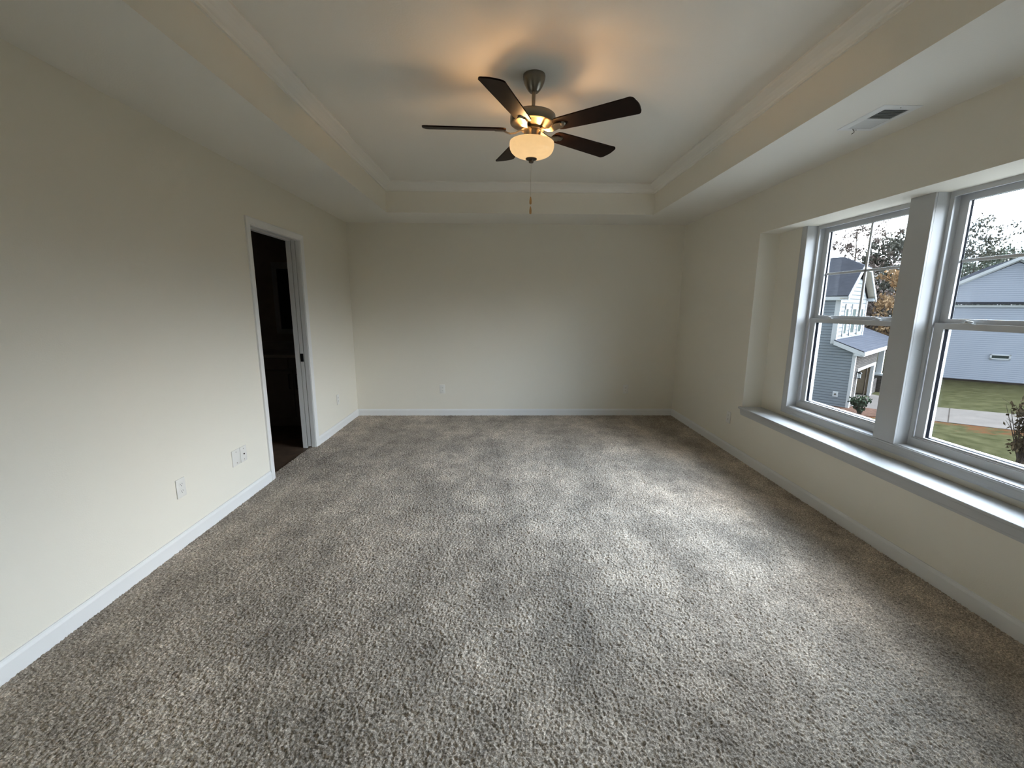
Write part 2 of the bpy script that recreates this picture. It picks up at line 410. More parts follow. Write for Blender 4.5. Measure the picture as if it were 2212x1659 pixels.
struct(carpet_mesh(), 'speckled greige carpet covering the whole bedroom floor', 'carpet')
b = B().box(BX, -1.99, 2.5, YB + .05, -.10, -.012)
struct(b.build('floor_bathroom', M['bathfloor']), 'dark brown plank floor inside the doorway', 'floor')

b = B()
b.box(XL - .13, XL, YF - .1, DY0 - .018, -.1, 2.85)
PK = DY1 + .86                                # hollow pocket for the sliding door
b.box(XL - .13, XL, PK, YB, -.1, 2.85)
b.box(XL - .13, XL - .088, DY1 + .018, PK, -.1, DZ + .06); b.box(XL - .040, XL, DY1 + .018, PK, -.1, DZ + .06)
b.box(XL - .13, XL, DY1 + .018, PK, DZ + .06, 2.85)
b.box(XL - .13, XL, DY0 - .018, DY1 + .018, DZ + .018, 2.85)
struct(b.build('wall_left', M['wall']), 'cream wall on the left with the doorway', 'wall')
struct(B().box(BX - .1, XR + .39, YB, YB + .12, -.1, 2.85).build('wall_back', M['wall']), 'plain cream wall facing the camera', 'wall')
struct(B().box(XL - .13, XR + .39, YF - .12, YF, -.1, 2.85).build('wall_front', M['wall']), 'cream wall behind the camera', 'wall')
b = B()
b.box(XR, XO, YF - .1, YB, -.1, RZ0)
b.box(XR, XO, YF - .1, YB, RZ1, 2.85)
b.box(XR, XO, YF - .1, RY0, RZ0, RZ1)
b.box(XR, XO, RY1, YB, RZ0, RZ1)
b.box(XS, XO, W1[1] + .012, RY1, RZ0, RZ1)
b.box(XS, XO, RY0, W2[0] - .012, RZ0, RZ1)
b.box(XS, XO, W2[1] + .012, W1[0] - .012, WZ0 - .012, RZ1)
b.box(XS, XO, W2[0] - .012, W1[1] + .012, RZ0, WZ0 - .012)
struct(b.build('wall_right', M['wall']), 'cream wall on the right with the recessed windows', 'wall')
# ceiling: dropped border, tray sides and raised top
b = B()
b.box(XL - .13, TX0, YF - .12, YB + .1, ZC, ZT)
b.box(TX1, XR + .39, YF - .12, YB + .1, ZC, ZT)
b.box(TX0, TX1, YF - .12, TY0, ZC, ZT)
b.box(TX0, TX1, TY1, YB + .1, ZC, ZT)
b.box(XL - .13, XR + .39, YF - .12, YB + .1, ZT, ZT + .1)
b.bm.normal_update()
for f in b.bm.faces:
    if abs(f.normal.z) < .5: f.material_index = 1
struct(b.build('ceiling', [M['ceil'], M['wall']]), 'tray ceiling with a dropped border and raised centre', 'ceiling')

# crown moulding round the tray
crown = [(0, 0), (.085, 0), (.085, -.012), (.078, -.018), (.066, -.024), (.050, -.034), (.034, -.048), (.024, -.062), (.016, -.068), (.013, -.074), (.013, -.086), (0, -.086)]
b = B().mould([(TX0, TY0, ZT), (TX1, TY0, ZT), (TX1, TY1, ZT), (TX0, TY1, ZT)], (0, 0, 1), crown, True)
struct(b.build('trim_1', M['crown']), 'white crown moulding round the tray ceiling', 'moulding')
# baseboards
bp = [(0, -.012), (.0125, -.012), (.0125, .066), (.0105, .072), (.0075, .078), (.006, .086), (0, .086)]
CAS = .057
b = B().mould([(XL, DY0 - CAS - .006, 0), (XL, YF, 0)][::-1], (0, 0, 1), [(-d, h) for d, h in bp])
b2 = B().mould([(XL, YB, 0), (XL, DY1 + CAS + .006, 0)], (0, 0, 1), bp)
b.join(b2.bm)
struct(b.build('baseboard_left', M['trim']), 'white baseboard along the left wall', 'baseboard')
b = B().mould([(XR, YB, 0), (XL, YB, 0)], (0, 0, 1), bp)
struct(b.build('baseboard_back', M['trim']), 'white baseboard along the back wall', 'baseboard')
b = B().mould([(XR, YF, 0), (XR, YB - .0125, 0)], (0, 0, 1), bp)
struct(b.build('baseboard_right', M['trim']), 'white baseboard under the windows', 'baseboard')
b = B().mould([(XL, YF, 0), (XR, YF, 0)], (0, 0, 1), bp)
struct(b.build('baseboard_front', M['trim']), 'white baseboard behind the camera', 'baseboard')

# ------------------------------------------------------------------ pocket door in the left wall
d1 = empty('door_1', (XL, (DY0 + DY1) / 2, 0)); struct(d1, 'white pocket door slid into the left wall, dark bathroom beyond', 'door')
dl = Matrix.Translation((-XL, -(DY0 + DY1) / 2, 0))
cas = [(0, 0), (0, .008), (.004, .0105), (.012, .0105), (.016, .0125), (.036, .0155), (.050, .016), (.057, .013), (.057, 0)]
b = B().mould([(XL, DY0 - .004, 0.0), (XL, DY0 - .004, DZ + .004), (XL, DY1 + .004, DZ + .004), (XL, DY1 + .004, 0.0)], (1, 0, 0), cas)
# check side: profile must grow away from the opening
b.xf(dl).build('casing', M['trim'], d1)
b = B()
b.box(XL - .13, XL + .001, DY0 - .018, DY0, -.012, DZ)          # strike jamb
b.box(XL - .040, XL + .001, DY1, DY1 + .018, -.012, DZ)         # split jamb, room side
b.box(XL - .130, XL - .088, DY1, DY1 + .018, -.012, DZ)         # split jamb, bath side
b.box(XL - .040, XL + .001, DY0 - .018, DY1 + .018, DZ, DZ + .018)
b.box(XL - .130, XL - .088, DY0 - .018, DY1 + .018, DZ, DZ + .018)
b.box(XL - .088, XL - .040, DY0 - .018, DY1 + .018, DZ + .03, DZ + .04)
b.xf(dl).build('jamb', M['trim'], d1)
b = B().bbox(XL - .082, XL - .047, DY1 + .002, DY1 + .80, .006, DZ + .01, .002)
slab = b.xf(dl).build('door_slab', M['trim'], d1)
b = B().bbox(XL - .079, XL - .050, DY1 - .003, DY1 + .004, .885, .965, .001, 1)
b.xf(dl).build('edge_pull', M['black'], slab)['label'] = 'black recessed edge pull'

# ------------------------------------------------------------------ windows
cw = [(0, 0), (0, .008), (.004, .011), (.012, .011), (.016, .013), (.036, .016), (.050, .0165), (.057, .014), (.057, 0)]
b = B().mould([(XS, W1[1], RZ1), (XS, W1[1], WZ0 - .004), (XS, W2[0], WZ0 - .004), (XS, W2[0], RZ1)][::-1], (-1, 0, 0), cw)
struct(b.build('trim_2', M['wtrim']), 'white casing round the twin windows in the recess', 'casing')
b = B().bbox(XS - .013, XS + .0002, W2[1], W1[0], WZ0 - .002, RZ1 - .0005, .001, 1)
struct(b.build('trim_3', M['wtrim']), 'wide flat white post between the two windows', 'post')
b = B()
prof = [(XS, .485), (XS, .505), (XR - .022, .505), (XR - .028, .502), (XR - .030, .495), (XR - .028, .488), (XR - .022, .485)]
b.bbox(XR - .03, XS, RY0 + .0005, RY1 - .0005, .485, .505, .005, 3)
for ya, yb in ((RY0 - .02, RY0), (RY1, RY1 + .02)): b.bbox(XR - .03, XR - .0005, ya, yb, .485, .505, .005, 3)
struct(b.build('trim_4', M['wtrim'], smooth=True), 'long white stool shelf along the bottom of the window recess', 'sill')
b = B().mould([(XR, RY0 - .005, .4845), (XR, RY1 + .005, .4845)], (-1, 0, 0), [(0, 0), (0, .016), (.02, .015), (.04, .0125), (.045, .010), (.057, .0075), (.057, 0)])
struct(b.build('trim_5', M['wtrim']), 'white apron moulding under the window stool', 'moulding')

def frame_ring(bb, x0, x1, ya, yb, za, zb, w, wt=None, wb=None):
    wt = w if wt is None else wt; wb = w if wb is None else wb
    bb.box(x0, x1, ya, ya + w, za, zb); bb.box(x0, x1, yb - w, yb, za, zb)
    bb.box(x0, x1, ya + w, yb - w, zb - wt, zb); bb.box(x0, x1, ya + w, yb - w, za, za + wb)
def make_window(num, ya, yb, label, locks):
    w = empty('window_%d' % num, (XS, (ya + yb) / 2, WZ0)); struct(w, label, 'window')
    T = Matrix.Translation((-XS, -(ya + yb) / 2, -WZ0))
    b = B()   # painted jamb liner
    b.box(XS + .0004, 2.535, yb, yb + .012, WZ0, RZ1); b.box(XS + .0004, 2.535, ya - .012, ya, WZ0, RZ1)
    b.box(XS + .0004, 2.535, ya - .012, yb + .012, WZ0 - .012, WZ0)
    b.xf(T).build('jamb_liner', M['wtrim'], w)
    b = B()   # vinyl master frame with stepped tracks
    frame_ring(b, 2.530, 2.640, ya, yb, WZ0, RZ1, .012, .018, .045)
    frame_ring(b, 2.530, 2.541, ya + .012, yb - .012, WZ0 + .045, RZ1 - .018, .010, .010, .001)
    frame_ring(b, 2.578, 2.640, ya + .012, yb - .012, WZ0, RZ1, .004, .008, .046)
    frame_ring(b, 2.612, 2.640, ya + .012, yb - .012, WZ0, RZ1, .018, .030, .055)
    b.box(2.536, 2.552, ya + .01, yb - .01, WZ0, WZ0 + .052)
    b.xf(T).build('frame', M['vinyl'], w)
    MZ = 1.350
    # lower sash (inner track)
    ys, ye = ya + .024, yb - .024
    b = B()
    frame_ring(b, 2.545, 2.556, ys, ye, WZ0 + .046, MZ, .055, .034, .016)
    b.box(2.552, 2.576, ys, ys + .030, WZ0 + .046, MZ); b.box(2.552, 2.576, ye - .030, ye, WZ0 + .046, MZ)
    b.box(2.552, 2.576, ys, ye, MZ - .020, MZ)
    b.box(2.552, 2.576, ys, ye, WZ0 + .04, WZ0 + .052)
    lo = b.xf(T).build('lower_sash', M['vinyl'], w)
    b = B(); frame_ring(b, 2.556, 2.578, ys + .030, ye - .030, WZ0 + .05, MZ - .02, .0252, .0142, .0122)
    b.xf(T).build('gasket', M['gasket'], lo)['label'] = 'dark glazing gasket'
    b = B(); frame_ring(b, 2.578, 2.594, ys + .018, ye - .018, WZ0 + .05, MZ - .01, .0375, .022, .014)
    b.xf(T).build('outer_bead', M['vinyl'], lo)
    B().box(2.570, 2.5715, ys + .05, ye - .05, WZ0 + .055, MZ - .03).xf(T).build('pane', M['glass'], lo)
    # upper sash (outer track)
    yu, ye2 = ya + .013, yb - .013; UZ0, UZ1 = 1.335, RZ1 - .020
    b = B()
    frame_ring(b, 2.580, 2.592, yu, ye2, UZ0, UZ1, .048, .036, .040)
    up = b.xf(T).build('upper_sash', M['vinyl'], w)
    b = B(); frame_ring(b, 2.592, 2.606, yu + .02, ye2 - .02, UZ0 + .01, UZ1 - .01, .0282, .0262, .0302)
    b.xf(T).build('gasket', M['gasket'], up)['label'] = 'dark glazing gasket'
    B().box(2.603, 2.6045, yu + .04, ye2 - .04, UZ0 + .03, UZ1 - .03).xf(T).build('pane', M['glass'], up)
    zc = (UZ0 + .04 + UZ1 - .036) / 2; yc = (yu + ye2) / 2
    b = B().bbox(2.596, 2.604, yc - .009, yc + .009, UZ0 + .035, UZ1 - .03, .002)
    b.bbox(2.596, 2.604, yu + .045, ye2 - .045, zc - .009, zc + .009, .002)
    b.xf(T).build('grille', M['vinyl'], up)
    for y in locks:
        b = B().bbox(2.548, 2.574, y - .030, y + .030, MZ, MZ + .005, .0015)
        b.lathe([(.011, 0), (.011, .010), (.008, .014), (0, .014)], 16, (2.562, y + .008, MZ + .004))
        b.tube([(2.562, y + .008, MZ + .013), (2.556, y - .012, MZ + .013), (2.552, y - .036, MZ + .010)], [.006, .005, .0035], 8)
        b.xf(T).build('sash_lock', M['vinyl'], lo, True)
    return w
make_window(1, *W1, 'white double-hung window left of the post, showing the grey house with the garage', (3.325, 2.889))
make_window(2, *W2, 'white double-hung window right of the post, cut off by the photo edge, showing the pale blue gable', (2.315, 1.87))

# ------------------------------------------------------------------ outlets and plates
# built facing +x in local coordinates (wall plane x = 0), then turned
def outlet_proto(name):
    o = empty(name)
    B().bbox(0, .006, -.0355, .0355, -.0585, .0585, .0025).build('plate', M['plate'], o, True)
    for s in (1, -1):
        b = B(); pts = []
        for i in range(24):
            a = 2 * PI * i / 24; pts.append((.0055, max(-.0165, min(.0165, .0185 * math.cos(a))), .0205 * s + .0145 * math.sin(a)))
        b.prism(pts, (.0022, 0, 0)); r = b.build('receptacle', M['plate'], o)
        b = B()
        b.box(.0075, .0082, -.0075, -.0055, .0205 * s - .001, .0205 * s + .0075); b.box(.0075, .0082, .0053, .0078, .0205 * s - .0005, .0205 * s + .0075)
        b.tube([(.0075, 0, .0205 * s - .0068), (.0082, 0, .0205 * s - .0068)], .0026, 10)
        b.build('slots', M['slot'], r)['label'] = 'dark contact slots'
    b = B().tube([(.005, 0, 0), (.0072, 0, 0)], .003, 10); b.build('screw', M['plate'], o)
    return o
OG = 'duplex outlets low on the bedroom walls'
spots = [((XL, 2.431, .357), 0, 'white duplex outlet low on the left wall, nearest to the camera'),
         ((XL, 4.888, .357), 0, 'faint white outlet low on the left wall between the doorway and the back corner'),
         ((-.805, YB, .357), -PI / 2, 'white outlet low on the back wall, the left one of the two'),
         ((1.631, YB, .355), -PI / 2, 'white outlet low on the back wall, the right one near the corner'),
         ((XR, 4.113, .345), PI, 'white outlet low on the right wall beyond the window stool')]
proto = None
for loc, rz, lab in spots:
    o = outlet_proto('wall_outlet') if proto is None else copy_tree(proto)
    proto = proto or o
    o.location = loc; o.rotation_euler = (0, 0, rz); tag(o, lab, 'outlet', OG)
o = empty('blank_plate', (XL, 2.965, .352)); tag(o, 'blank white wall plate with two screws, next to the cable plate', 'wall plate')
B().bbox(0, .006, -.046, .046, -.0585, .0585, .0025).build('plate', M['plate'], o, True)
for z in (.041, -.041): B().tube([(.005, 0, z), (.0072, 0, z)], .0032, 10).build('screw', M['nickel'], o)
o = empty('cable_plate', (XL, 3.052, .350)); tag(o, 'white cable plate with one dark centre jack, nearest the doorway', 'wall plate')
B().bbox(0, .006, -.037, .037, -.0585, .0585, .0025).build('plate', M['plate'], o, True)
B().tube([(.005, 0, 0), (.012, 0, 0)], [.0055, .0045], 12).build('jack', M['darkmetal'], o, True)['label'] = 'dark coaxial jack'
for z in (.041, -.041): B().tube([(.005, 0, z), (.0072, 0, z)], .0032, 10).build('screw', M['nickel'], o)

# ------------------------------------------------------------------ ceiling register
vx, vy = 2.015, 2.472
v = empty('air_vent', (vx, vy, ZC)); tag(v, 'white two-bank air register in the dropped ceiling above the windows', 'vent')
ix, iy = .064, .118
b = B().mould([(-ix, -iy, 0), (ix, -iy, 0), (ix, iy, 0), (-ix, iy, 0)], (0, 0, 1), [(0, 0), (0, -.006), (-.028, -.0045), (-.034, -.003), (-.037, -.0015), (-.037, 0)], True)
b.box(-ix, ix, -.004, .006, -.006, 0)
b.build('register_frame', M['vent'], v)
B().box(-ix, ix, -iy, iy, -.0012, -.0004).build('duct_opening', M['duct'], v)['label'] = 'dark duct behind the louvres'
for y0, y1, s in ((-iy, -.004, -1), (.006, iy, 1)):
    b = B(); n = 12
    for i in range(n):
        y = y0 + (i + .5) * (y1 - y0) / n; dy = .0042 if s > 0 else .0046
        b.prism([(-ix, y - dy, -.0012 if s > 0 else -.0062), (-ix, y + dy * (.1 if s > 0 else 1), -.0062 if s > 0 else -.0012), (-ix, y + dy * (.1 if s > 0 else 1), -.0055 if s > 0 else -.0008), (-ix, y - dy, -.0007 if s > 0 else -.0054)], (2 * ix, 0, 0))
    b.build('louvre_bank', M['vent'], v)
B().tube([(-.03, .128, -.004), (-.018, .131, -.014), (-.012, .137, -.018), (-.014, .142, -.021), (-.020, .144, -.025)], .0022, 8).build('damper_lever', M['nickel'], v, True)
for y in (-.138, .140): B().tube([(0, y, -.002), (0, y, -.0060)], .003, 10).build('screw', M['nickel'], v)

# ------------------------------------------------------------------ ceiling fan
fan = empty('ceiling_fan', (.177, 2.727, ZT)); tag(fan, 'five-blade nickel ceiling fan with dark blades and a lit glass bowl', 'ceiling fan')
piv = Vector((0, -.007, -.055))
TILT = Matrix.Translation(piv) @ Euler((.03724, .02936, 0)).to_matrix().to_4x4() @ Matrix.Translation(-piv)
def fanpart(bb, name, m, parent=fan, tilt=True, smooth=True, ang=35):
    if tilt: bb.xf(TILT)
    return bb.build(name, m, parent, smooth, ang)
ax = Vector((0, -.007, 0))
fanpart(B().lathe([(.064, 0), (.065, -.008), (.064, -.020), (.058, -.040), (.048, -.060), (.036, -.078), (.026, -.088), (.022, -.0885), (0, -.0885)], 48), 'canopy', M['nickel'], tilt=False)
fanpart(B().lathe([(.0105, -.05), (.0105, -.21)], 20, ax), 'downrod', M['nickel'])
fanpart(B().lathe([(.0, -.192), (.024, -.192), (.030, -.200), (.100, -.204), (.124, -.206), (.131, -.212), (.133, -.225), (.133, -.250), (.131, -.258), (.125, -.262), (.118, -.263), (.085, -.276), (.074, -.280), (.0, -.280)], 56, ax), 'motor_housing', M['nickel'], ang=28)
fanpart(B().lathe([(.0, -.279), (.066, -.279), (.068, -.284), (.066, -.292), (.0, -.292)], 48, ax), 'blade_flywheel', M['darkmetal'])
fanpart(B().lathe([(.0, -.290), (.049, -.290), (.050, -.296), (.050, -.326), (.047, -.330), (.0, -.330)], 48, ax), 'switch_housing', M['nickel'])
# light kit
fanpart(B().lathe([(.010, -.33), (.010, -.345), (.042, -.349), (.042, -.358), (.010, -.362), (.006, -.44)], 24, ax), 'lamp_holder', M['nickel'])
bo = [(.1305, -.354), (.1322, -.366), (.1318, -.380), (.1285, -.395), (.1205, -.409), (.107, -.421), (.086, -.431), (.058, -.439), (.024, -.444)]
bi = [(r - .004, z + .003) for r, z in bo[::-1]]
fanpart(B().lathe(bo + [bo[-1]] + bi + [bo[0]], 64, ax, False, False), 'glass_bowl', M['bowl'], ang=60)
fanpart(B().lathe([(.0, -.440), (.033, -.441), (.034, -.446), (.029, -.450), (.016, -.452), (.014, -.455), (.0145, -.463), (.011, -.467), (.0, -.468)], 32, ax), 'finial', M['darkmetal'])
tipw = TILT @ Vector((0, -.007, -.467))
# blades
def blade_mesh():
    b = B(); r0, r1 = .155, .652; pts = []
    def hw(r): return .052 + (.069 - .052) * (r - r0) / (r1 - r0)
    pts += [(r0 + .03, -hw(r0)), (r0 + .012, -hw(r0) + .006), (r0 + .002, -.03), (r0, 0), (r0 + .002, .03), (r0 + .012, hw(r0) - .006), (r0 + .03, hw(r0))]
    pts += [(r, hw(r)) for r in (.3, .45, .6)]
    for i in range(7):
        a = PI / 2 * (1 - i / 6); pts.append((r1 - .030 + .024 * math.cos(a), hw(r1) - .030 + .030 * math.sin(a)))
    pts += [(r1 - .002, .02), (r1, 0), (r1 - .002, -.02)]
    for i in range(7):
        a = -PI / 2 * i / 6; pts.append((r1 - .030 + .024 * math.cos(a), -hw(r1) + .030 + .030 * math.sin(a)))
    pts += [(r, -hw(r)) for r in (.6, .45, .3)]
    b.prism([(x, y, -.0035) for x, y in pts], (0, 0, .007))
    return b
def arm_mesh():
    b = B(); path = [(.050, -.002), (.075, -.006), (.100, -.017), (.128, -.022), (.152, -.016), (.172, -.009), (.205, -.0075)]; wd = [.013, .012, .013, .016, .022, .026, .022]
    prev = None
    for (r, z), w in zip(path, wd):
        ring = [b.bm.verts.new(p) for p in ((r, -w, z - .004), (r, w, z - .004), (r, w, z + .003), (r, -w, z + .003))]
        if prev:
            for i in range(4): b.bm.faces.new((prev[i], prev[(i + 1) % 4], ring[(i + 1) % 4], ring[i]))
        else: b.bm.faces.new(ring[::-1])
        prev = ring
    b.bm.faces.new(prev)
    b.lathe([(0, -.013), (.013, -.012), (.018, -.007), (.019, -.0035), (0, -.0035)], 20, (.208, 0, 0))
    return b
blade_proto = arm_proto = None
PITCH = R(-12.5)
for i in range(5):
    a = -1.93709526 + i * 2 * PI / 5
    mtx = TILT @ Matrix.Translation((0, -.007, -.288)) @ Matrix.Rotation(a, 4, 'Z') @ Matrix.Rotation(PITCH, 4, 'X')
    if blade_proto is None:
        bl = blade_mesh().build('blade', M['blade'], fan); blade_proto = bl
        ar = arm_mesh().build('blade_arm', M['nickel'], bl, True, 40); arm_proto = ar
    else:
        bl = blade_proto.copy(); COL.objects.link(bl); ar = arm_proto.copy(); COL.objects.link(ar); ar.parent = bl
    bl.matrix_local = mtx
# pull chain, plumb below the finial
pc = B(); z = tipw.z
while z > -.648:
    pc.lathe([(0, -.0018), (.0013, -.0013), (.0018, 0), (.0013, .0013), (0, .0018)], 8, (tipw.x, tipw.y, z)); z -= .0046
pc.tube([(tipw.x, tipw.y, tipw.z), (tipw.x, tipw.y, -.71)], .0006, 6)
ch = pc.build('pull_chain', M['chain'], fan, True)
for zt in (-.655, -.711):
    B().lathe([(0, 0), (.0028, -.001), (.0045, -.008), (.0065, -.020), (.0072, -.034), (.0062, -.042), (.0035, -.0445), (0, -.045)], 16, (tipw.x - .0005, tipw.y, zt)).build('chain_fob', M['fob'], ch, True)['label'] = 'pale wooden chain fob'
# bulbs
for k, (dx, dy) in enumerate(((.062, .02), (-.06, -.025))):
    ld = bpy.data.lights.new('fan_bulb', 'POINT'); ld.energy = 1.45; ld.color = (1.0, .60, .28); ld.shadow_soft_size = .022
    lo = bpy.data.objects.new('fan_bulb', ld); COL.objects.link(lo); lo.parent = fan
    lo.location = TILT @ Vector((dx, dy - .007, -.366))

# ------------------------------------------------------------------ dark bathroom through the doorway
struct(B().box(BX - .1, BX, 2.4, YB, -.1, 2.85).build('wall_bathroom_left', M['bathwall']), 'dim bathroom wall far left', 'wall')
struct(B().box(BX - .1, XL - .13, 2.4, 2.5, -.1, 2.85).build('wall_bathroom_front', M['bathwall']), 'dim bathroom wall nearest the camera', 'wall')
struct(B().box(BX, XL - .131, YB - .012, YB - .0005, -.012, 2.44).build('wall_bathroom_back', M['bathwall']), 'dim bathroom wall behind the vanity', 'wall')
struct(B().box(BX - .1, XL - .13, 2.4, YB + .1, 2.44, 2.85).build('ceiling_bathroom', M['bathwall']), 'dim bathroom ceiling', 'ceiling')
van = empty('bathroom_vanity', (-2.7, 4.98, -.012)); tag(van, 'dark vanity cabinet with a counter, seen dimly through the doorway', 'vanity')
T = Matrix.Translation((2.7, -4.98, .012))
x0, x1 = -3.55, -2.075
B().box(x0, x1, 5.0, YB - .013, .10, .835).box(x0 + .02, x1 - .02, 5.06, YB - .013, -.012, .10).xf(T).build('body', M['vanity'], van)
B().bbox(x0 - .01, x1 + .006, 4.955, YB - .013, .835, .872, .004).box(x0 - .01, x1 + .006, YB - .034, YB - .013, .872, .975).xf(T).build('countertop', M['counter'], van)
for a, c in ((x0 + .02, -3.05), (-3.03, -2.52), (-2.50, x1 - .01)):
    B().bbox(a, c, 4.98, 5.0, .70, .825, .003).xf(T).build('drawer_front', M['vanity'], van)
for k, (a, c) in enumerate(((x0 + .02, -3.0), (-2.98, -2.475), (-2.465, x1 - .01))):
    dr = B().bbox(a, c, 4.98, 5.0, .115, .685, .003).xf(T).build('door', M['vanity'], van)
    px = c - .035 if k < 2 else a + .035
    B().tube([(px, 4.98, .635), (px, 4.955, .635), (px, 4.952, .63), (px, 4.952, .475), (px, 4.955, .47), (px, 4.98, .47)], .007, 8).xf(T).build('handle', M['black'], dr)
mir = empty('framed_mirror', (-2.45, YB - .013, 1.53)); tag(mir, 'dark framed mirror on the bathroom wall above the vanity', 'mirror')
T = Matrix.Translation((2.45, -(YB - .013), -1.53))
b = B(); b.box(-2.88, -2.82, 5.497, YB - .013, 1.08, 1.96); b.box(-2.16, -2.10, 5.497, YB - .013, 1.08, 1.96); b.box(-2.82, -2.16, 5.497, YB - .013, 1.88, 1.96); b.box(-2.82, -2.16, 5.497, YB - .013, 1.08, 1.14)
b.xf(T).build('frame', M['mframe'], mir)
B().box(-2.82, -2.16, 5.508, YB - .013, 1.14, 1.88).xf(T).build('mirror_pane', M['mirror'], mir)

# ================================================================== OUTSIDE
ZG = -4.3
S = 1.237
B().box(-60, 160, -70, 170, ZG - .3, ZG).build('lawn', M['lawn'])
struct(bpy.data.objects['lawn'], 'patchy green lawn with red clay spots outside the windows', 'lawn')
M['apron'] = mat('pale_bounce_slab', (.36, .34, .31), .9, var=.08, vscale=1.5)  # unseen slab added below the windows to bounce daylight up to the ceiling
struct(B().box(2.8, 15, -9, 16, ZG - .05, ZG + .03).build('reflector', M['apron']), 'unseen pale patio on the ground below the windows', 'reflector')
C0 = Vector((19.869, 23.486, ZG)); UA = R(90 - 50.5)
uu = Vector((math.cos(UA), math.sin(UA), 0)); ww = Vector((-math.sin(UA), math.cos(UA), 0))
def g(p, z=0): return (p[0], p[1], ZG + z)
near = [C0 + uu * .95, Vector((20.2, 22.45)).to_3d(), Vector((22.12, 20.89, 0)), Vector((24.0, 19.49, 0)), Vector((35.3, 11.1, 0))]
far = [C0 + uu * 6.4, Vector((25.34, 23.91, 0)), Vector((27.97, 22.26, 0)), Vector((38.5, 15.7, 0))]
b = B().prism([g(p, -.05) for p in near + far[::-1]], (0, 0, .07))
struct(b.build('driveway', M['concrete']), 'pale concrete drive crossing the lawn to the open garage', 'driveway')
b = B(); q0 = Vector((22.7, 20.55, 0)); q1 = Vector((25.9, 23.5, 0)); dd = (q1 - q0).normalized(); nn = Vector((-dd.y, dd.x, 0)) * .025
b.prism([g(p, .0201) for p in (q0 - nn, q1 - nn, q1 + nn, q0 + nn)], (0, 0, .003))
b.build('expansion_joint', M['foundation'], bpy.data.objects['driveway'])

def lw(o):  # local (u,w) metres of house frame
    return o
HA = empty('grey_house', C0, UA); tag(HA, 'blue-grey two-storey house with an open stone-faced garage, seen through the left window', 'house')
k = S
SW = .836 * k; U2 = 5.42 * k; ZE = 5.0 * k
def sl(w): return (2.64 + (w + 0.0) * .40) * k          # underside line of garage roof, w in photo units
# side wall, lower and upper, as siding
b = B()
b.prism([(0, 0, 0), (0, 11, 0), (0, 11, ZE), (0, SW, ZE), (0, SW, sl(.836)), (0, 0, sl(0))], (.12, 0, 0))
b.build('side_wall', M['siding_a'], HA)
b = B()
gx, gz0, hb, ht, sp_ = 2.75 * k, ZE, 2.71 * k, .80 * k, .66
zt = gz0 + sp_ * (hb - ht)
b.prism([(.12, SW, sl(.836) - .3), (U2, SW, sl(.836) - .3), (U2, SW, ZE), (gx + ht, SW, zt - .25), (gx - ht, SW, zt - .25), (.12, SW, ZE)], (0, .15, 0))
b.build('upper_front_wall', M['siding_up'], HA)
b = B().box(U2 - .12, U2, SW + .15, 11, 2.2, ZE); b.build('right_wall', M['siding_a'], HA)
# corner boards
b = B().box(-.03, .16, -.03, .13, 0, sl(0)); b.build('corner_board', M['ext_trim'], HA)
b = B().box(-.03, .20, SW - .03, SW + .22, sl(.836), ZE); b.build('corner_board', M['ext_trim'], HA)
b = B().box(U2 - .2, U2 + .03, SW - .03, SW + .15, sl(.836), ZE); b.build('corner_board', M['ext_trim'], HA)
B().box(.2, U2 - .2, SW - .03, SW + .02, sl(.836) + .02, sl(.836) + .16).build('base_trim', M['ext_trim'], HA)
# eave fascia of the upper side
OV = .30
B().box(-OV, 0, SW - .35, 11, ZE - .02, ZE + .17).build('eave', M['ext_trim'], HA)
B().box(U2, U2 + OV, SW - .35, 11, ZE - .02, ZE + .17).build('eave', M['ext_trim'], HA)
# clipped-gable roof
zr = gz0 + sp_ * hb; y0 = SW - .38; yr = SW + .85
def zs(x): return ZE + .17 + sp_ * (hb + OV - abs(x - gx)) - sp_ * OV * 1.0
b = B(); th = .12
L0 = (-OV, y0, ZE + .17); L1 = (gx - ht, y0, ZE + .17 + sp_ * (gx - ht + OV)); Rg = (gx, yr, ZE + .17 + sp_ * (gx + OV)); R1 = (gx + ht, y0, L1[2]); R0 = (2 * gx + OV, y0, ZE + .17)
yb_ = 11.0
for quad in ([L0, L1, Rg, (gx, yb_, Rg[2]), (-OV, yb_, L0[2])], [R0, R1, Rg, (gx, yb_, Rg[2]), (2 * gx + OV, yb_, R0[2])], [L1, R1, Rg]):
    b.prism(quad, (0, 0, .06))
b.build('roof', M['shingle'], HA)
# rake boards and soffits on the clipped gable
b = B()
for sgn in (1, -1):
    f_ = lambda x: gx + sgn * (x - gx)
    A0, A1 = (f_(-OV), y0, L0[2]), (f_(gx - ht), y0, L1[2])
    b.prism([A0, A1, (A1[0], A1[1], A1[2] - .24), (A0[0], A0[1], A0[2] - .24)], (0, -.04, 0))
b.prism([(gx - ht, y0, L1[2]), (gx + ht, y0, L1[2]), (gx + ht, y0, L1[2] - .22), (gx - ht, y0, L1[2] - .22)], (0, -.04, 0))
b.build('rake_board', M['ext_trim'], HA)
b = B()
for sgn in (1, -1):
    f_ = lambda x: gx + sgn * (x - gx)
    b.prism([(f_(-OV), y0, L0[2] - .12), (f_(gx - ht), y0, L1[2] - .12), (f_(gx - ht), SW, L1[2] - .12), (f_(-OV), SW, L0[2] - .12)], (0, 0, .06))
b.prism([(gx - ht, y0, L1[2] - .12), (gx + ht, y0, L1[2] - .12), (gx + ht, SW, L1[2] - .12), (gx - ht, SW, L1[2] - .12)], (0, 0, .06))
b.build('soffit', M['soffit'], HA)
